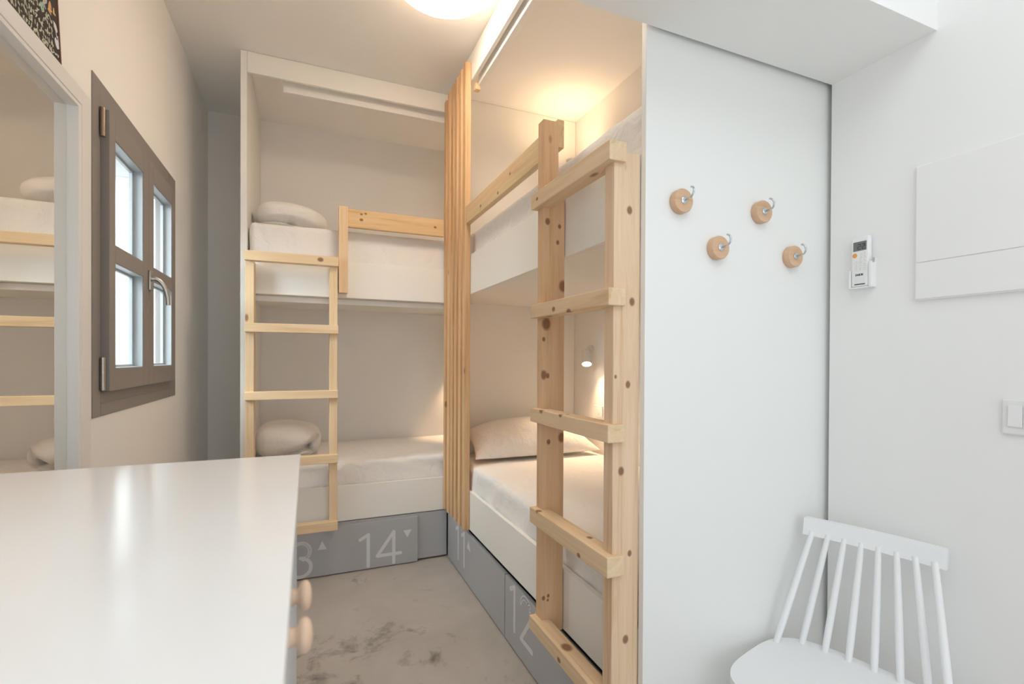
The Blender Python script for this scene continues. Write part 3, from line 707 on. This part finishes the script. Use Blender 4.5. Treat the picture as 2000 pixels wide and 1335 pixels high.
# ---------------------------------------------------------------- coat hooks on the end panel
def build_hooks():
    spots = [((0.975, 1.767), 'upper left coat hook on a beech disc, nearest the ladder', 8),
             ((1.288, 1.774), 'upper right coat hook on a beech disc', -12),
             ((1.113, 1.648), 'lower left coat hook on a beech disc', 0),
             ((1.426, 1.649), 'lower right coat hook on a beech disc, nearest the right wall', -8)]
    y = YE-0.0005
    for (x, z), lab, rot in spots:
        t = thing('coat_hook', lab, 'hook', (x, y, z), 'beech disc hooks on the white panel')
        bm = bmesh.new(); lathe(bm, (x, y, z), (0, -1, 0), [(0, 0), (0, 0.033), (0.003, 0.034), (0.019, 0.034), (0.022, 0.032), (0.022, 0)], 40); obj('wooden_disc', bm, 'beech', t, True, 35)
        bm = bmesh.new(); lathe(bm, (x, y-0.0222, z), (0, -1, 0), [(0, 0), (0, 0.0105), (0.002, 0.0105), (0.004, 0.0075), (0.004, 0)], 24); obj('washer', bm, 'zinc', t, True, 35)
        r = math.radians(rot); pts = [(0, -0.024), (0, -0.038)]
        for i in range(13):
            a = -PI/2+PI*0.92*i/12
            pts.append((0.0165+0.0165*math.sin(a), -0.040-0.017*math.cos(a)))
        # hook drawn in its own plane, then turned a little about the shank
        P = []
        for (q, yy) in pts:
            P.append((x+q*math.sin(r), y+yy, z+q*math.cos(r)))
        bm = bmesh.new(); tube(bm, P, 0.0027, 10); obj('hook', bm, 'zinc', t, True, 50)
build_hooks()

# ---------------------------------------------------------------- things on the right wall
def txt(bm, s, frame, u, v, hgt, wd):
    """plain stroke lettering on a wall face"""
    G = {'D': [[(0, 0), (0, 1), (0.35, 1), (0.6, 0.75), (0.6, 0.25), (0.35, 0), (0, 0)]], 'A': [[(0, 0), (0.32, 1), (0.64, 0)], [(0.12, 0.36), (0.52, 0.36)]],
         'I': [[(0.1, 0), (0.1, 1)]], 'K': [[(0, 0), (0, 1)], [(0.55, 1), (0, 0.45), (0.58, 0)]], 'N': [[(0, 0), (0, 1), (0.58, 0), (0.58, 1)]],
         '2': [[(0, 1), (0.5, 1), (0.5, 0.5), (0, 0.5), (0, 0), (0.5, 0)]]}
    for ch in s:
        for st in G[ch]: stroke(bm, [(u+p[0]*hgt, v+p[1]*hgt) for p in st], wd, frame, 0.0003)
        u += hgt*(0.34 if ch == 'I' else 0.84)
def build_wall_items():
    # remote control in its holder; width runs along -y, face looks to -x
    xf = XW-0.024; ya, yb, z0, z1 = 1.004, 0.954, 1.548, 1.702
    t = thing('remote_control', 'white air-conditioner remote with grey display and orange button', 'remote control', (XW-0.014, 0.979, z0))
    bm = bmesh.new(); box(bm, xf, XW-0.0055, yb, ya, z0, z1, 0.004, 3); obj('body', bm, 'plastic', t, True, 40)
    fr = (Vector((xf-0.0001, ya, z0)), Vector((0, -1, 0)), Vector((0, 0, 1)), Vector((-1, 0, 0)))
    def R(u0, u1, v0, v1, h, name, mat, par=t, bev=0):
        bm = bmesh.new(); prism(bm, [(u0, v0), (u1, v0), (u1, v1), (u0, v1)], fr, 0, h, bev); return obj(name, bm, mat, par)
    R(0.006, 0.045, 0.110, 0.138, 0.0006, 'display', 'lcd')
    fr2 = (fr[0]+Vector((-0.0007, 0, 0)),)+fr[1:]
    bm = bmesh.new(); txt(bm, '22', fr2, 0.020, 0.115, 0.015, 0.0018); stroke(bm, arc(0.0385, 0.128, 0.0018, 0.0018, 0, 360, 8), 0.001, fr2, 0.0003); obj('display_digits', bm, 'lcd_ink', t)
    bm = bmesh.new(); o = fr[0]+Vector((0, -0.0105, 0.097)); lathe(bm, o, (-1, 0, 0), [(0, 0), (0, 0.0072), (0.0012, 0.0066), (0.0016, 0)], 20); obj('power_button', bm, 'orange', t, True, 40)
    for (u, v) in ((0.030, 0.097), (0.040, 0.100), (0.030, 0.086), (0.040, 0.089), (0.016, 0.074), (0.028, 0.074), (0.040, 0.076), (0.016, 0.062), (0.028, 0.062), (0.040, 0.064), (0.016, 0.051), (0.028, 0.051), (0.040, 0.052)):
        R(u-0.0038, u+0.0038, v-0.0026, v+0.0026, 0.0009, 'button', 'plastic2')
        R(u-0.0018, u+0.0018, v+0.0034, v+0.0042, 0.0003, 'button_mark', 'inkl')
    bm = bmesh.new(); txt(bm, 'DAIKIN', fr, 0.0135, 0.0335, 0.0056, 0.0013); obj('lettering', bm, 'ink', t)
    R(0.010, 0.042, 0.007, 0.029, 0.0006, 'flap', 'plastic2')
    R(0.0105, 0.0415, 0.0055, 0.0085, 0.0008, 'flap_slot', 'ink')
    t = thing('remote_holder', 'white plastic holder under the remote on the right wall', 'holder', (XW, 0.979, 1.545))
    bm = bmesh.new(); box(bm, XW-0.0052, XW-0.0003, 0.945, 1.010, 1.543, 1.628, 0.001)
    box(bm, XW-0.026, XW-0.0052, 0.944, 0.9525, 1.5435, 1.622, 0.002); box(bm, XW-0.026, XW-0.0052, 1.0055, 1.0115, 1.5435, 1.600, 0.002)
    box(bm, XW-0.026, XW-0.0052, 0.9525, 1.0055, 1.5425, 1.5470, 0.001)
    obj('holder_body', bm, 'plastic', t)
    bm = bmesh.new(); box(bm, XW-0.021, XW-0.011, 0.9434, 0.9441, 1.618, 1.632); obj('holder_label', bm, 'inkl', t)
    # distribution box with a long door
    t = thing('fuse_box', 'flush white electrical box cover on the right wall', 'electrical box', (XW, 0.63, 1.489))
    boxo('cover', (XW-0.010, XW-0.0005, 0.405, 0.838, 1.489, 1.868), 'wall', t, 0.003)
    boxo('door', (XW-0.0128, XW-0.0103, 0.409, 0.834, 1.5955, 1.864), 'wall', t, 0.001)
    boxo('lower_cover', (XW-0.0128, XW-0.0103, 0.409, 0.834, 1.493, 1.5935), 'wall', t, 0.001)
    # double light switch, cut by the right edge of the photograph
    t = thing('light_switch', 'white double light switch low on the right wall', 'switch', (XW, 0.604, 1.141))
    boxo('plate', (XW-0.008, XW-0.0005, 0.562, 0.647, 1.141, 1.226), 'plastic2', t, 0.003)
    for (a, b) in ((0.6085, 0.635), (0.5745, 0.6065)): boxo('rocker', (XW-0.0115, XW-0.0082, a, b, 1.160, 1.212), 'plastic', t, 0.0012)
build_wall_items()

# ---------------------------------------------------------------- white cabinet with two doors, lower left
def build_cabinet():
    y0, y1, zt = -0.03, 1.32, 1.081; xf = -0.0232; xb = -0.612
    t = thing('cabinet', 'tall white-topped cabinet with pale grey doors, bottom left', 'cabinet', ((xf+xb)/2, (y0+y1)/2, 0))
    bm = bmesh.new(); box(bm, xb, -0.0155, y0, y1, zt-0.022, zt, 0.002, 3); obj('top', bm, 'gloss', t)
    boxo('body', (xb+0.004, xf-0.020, y0+0.005, y1-0.003, 0.07, zt-0.0225), 'door', t, 0.001)
    boxo('plinth', (xb+0.02, xf-0.06, y0+0.03, y1-0.03, 0.0, 0.0695), 'grey', t, 0.001)
    ym = 0.645
    for (a, b, ky) in ((y0+0.006, ym-0.0015, 0.595), (ym+0.0015, y1-0.003, 0.695)):
        d = boxo('door', (xf-0.0195, xf, a, b, 0.075, zt-0.0245), 'door', t, 0.0015)
        bm = bmesh.new()
        lathe(bm, (xf+0.0003, ky, 1.008), (1, 0, 0), [(0, 0), (0, 0.0125), (0.003, 0.0115), (0.009, 0.0092), (0.0125, 0.0102), (0.0155, 0.0165), (0.019, 0.0190), (0.0235, 0.0183), (0.027, 0.0140), (0.0285, 0.0070), (0.029, 0)], 32)
        obj('knob', bm, 'knobwood', d, True, 60)
build_cabinet()

# ---------------------------------------------------------------- white spindle back chair by the right wall
def build_chair():
    mid = Vector((1.4395, 0.884, 0)); a = Vector((0.287, -0.957, 0)).normalized(); f = Vector((-0.957, -0.287, 0)).normalized()
    zs = 0.46
    t = thing('dining_chair', 'white wooden spindle-back chair by the right wall', 'chair', tuple(mid+f*0.17))
    P = lambda ua, uf, z: mid+a*ua+f*uf+Vector((0, 0, z))
    # seat outline: straight rounded sides, bowed front and back
    poly = []
    n = 56
    for i in range(n):
        th = 2*PI*i/n; c, s = math.cos(th), math.sin(th)
        u = 0.232*math.copysign(abs(c)**0.55, c); v = 0.175+0.205*math.copysign(abs(s)**0.60, s)
        u *= 1.0+0.04*(v-0.17)/0.2
        poly.append((u, v))
    bm = bmesh.new(); prism(bm, poly, (mid, a, f, Vector((0, 0, 1))), zs-0.034, zs, 0.010); obj('seat', bm, 'chair', t, True, 50)
    bot = [(-0.202, 0.062), (-0.150, 0.006), (-0.090, 0.0), (-0.0306, -0.002), (0.0306, -0.002), (0.090, 0.0), (0.150, 0.006), (0.202, 0.062)]
    zt = 0.772
    tops = [(-0.147, -0.063), (-0.105, -0.068), (-0.063, -0.072), (-0.0205, -0.074), (0.0205, -0.074), (0.063, -0.072), (0.105, -0.068), (0.147, -0.063)]
    for (b0, b1), (c0, c1) in zip(bot, tops):
        p = P(b0, b1, zs-0.004); q = P(c0, c1, zt+0.012); pts = [p+(q-p)*k/6 for k in range(7)]
        bm = bmesh.new(); tube(bm, pts, [0.0085, 0.0095, 0.0098, 0.0095, 0.009, 0.0082, 0.0075], 14); obj('spindle', bm, 'chair', t, True, 50)
    # crest rail, gently curved backwards in the middle
    bm = bmesh.new(); rings = []; n = 16
    for i in range(n+1):
        k = -1+2*i/n; c = -0.078+0.012*k*k; u = 0.172*k
        rings.append([bm.verts.new(P(u, c+d-0.010*(z > 0.79), z)) for d, z in ((0.011, zt), (-0.011, zt), (-0.011, zt+0.05), (0.011, zt+0.05))])
    for p, q in zip(rings, rings[1:]):
        for i in range(4): bm.faces.new((p[i], p[(i+1) % 4], q[(i+1) % 4], q[i]))
    bm.faces.new(rings[0][::-1]); bm.faces.new(rings[-1])
    es = [e for e in bm.edges if len(e.link_faces) == 2 and e.calc_face_angle(0) > 0.6]
    bmesh.ops.bevel(bm, geom=es, offset=0.003, segments=2, affect='EDGES')
    obj('crest_rail', bm, 'chair', t, True, 40)
    legs = {}
    for (u, v, ou, ov) in ((-0.15, 0.04, -0.195, -0.03), (0.15, 0.04, 0.195, -0.03), (-0.155, 0.31, -0.20, 0.365), (0.155, 0.31, 0.20, 0.365)):
        p, q = P(u, v, zs-0.030), P(ou, ov, 0.0); pts = [p+(q-p)*k/6 for k in range(7)]; legs[(u > 0, v > 0.1)] = (p, q)
        bm = bmesh.new(); tube(bm, pts, [0.013, 0.016, 0.017, 0.0165, 0.015, 0.013, 0.011], 14)
        for vv in bm.verts: vv.co.z = max(vv.co.z, 0.0)
        obj('leg', bm, 'chair', t, True, 50)
    at = lambda k, h: legs[k][0]+(legs[k][1]-legs[k][0])*h
    for k1, k2, h in (((False, False), (False, True), 0.55), ((True, False), (True, True), 0.55)):
        bm = bmesh.new(); tube(bm, [at(k1, h), at(k1, h)*0.5+at(k2, h)*0.5, at(k2, h)], [0.007, 0.010, 0.007], 12); obj('stretcher', bm, 'chair', t, True, 50)
    m1 = (at((False, False), 0.55)+at((False, True), 0.55))/2; m2 = (at((True, False), 0.55)+at((True, True), 0.55))/2
    bm = bmesh.new(); tube(bm, [m1, (m1+m2)/2, m2], [0.007, 0.010, 0.007], 12); obj('stretcher', bm, 'chair', t, True, 50)
build_chair()

for o in bpy.data.objects:
    if 'wpos' in o: del o['wpos']
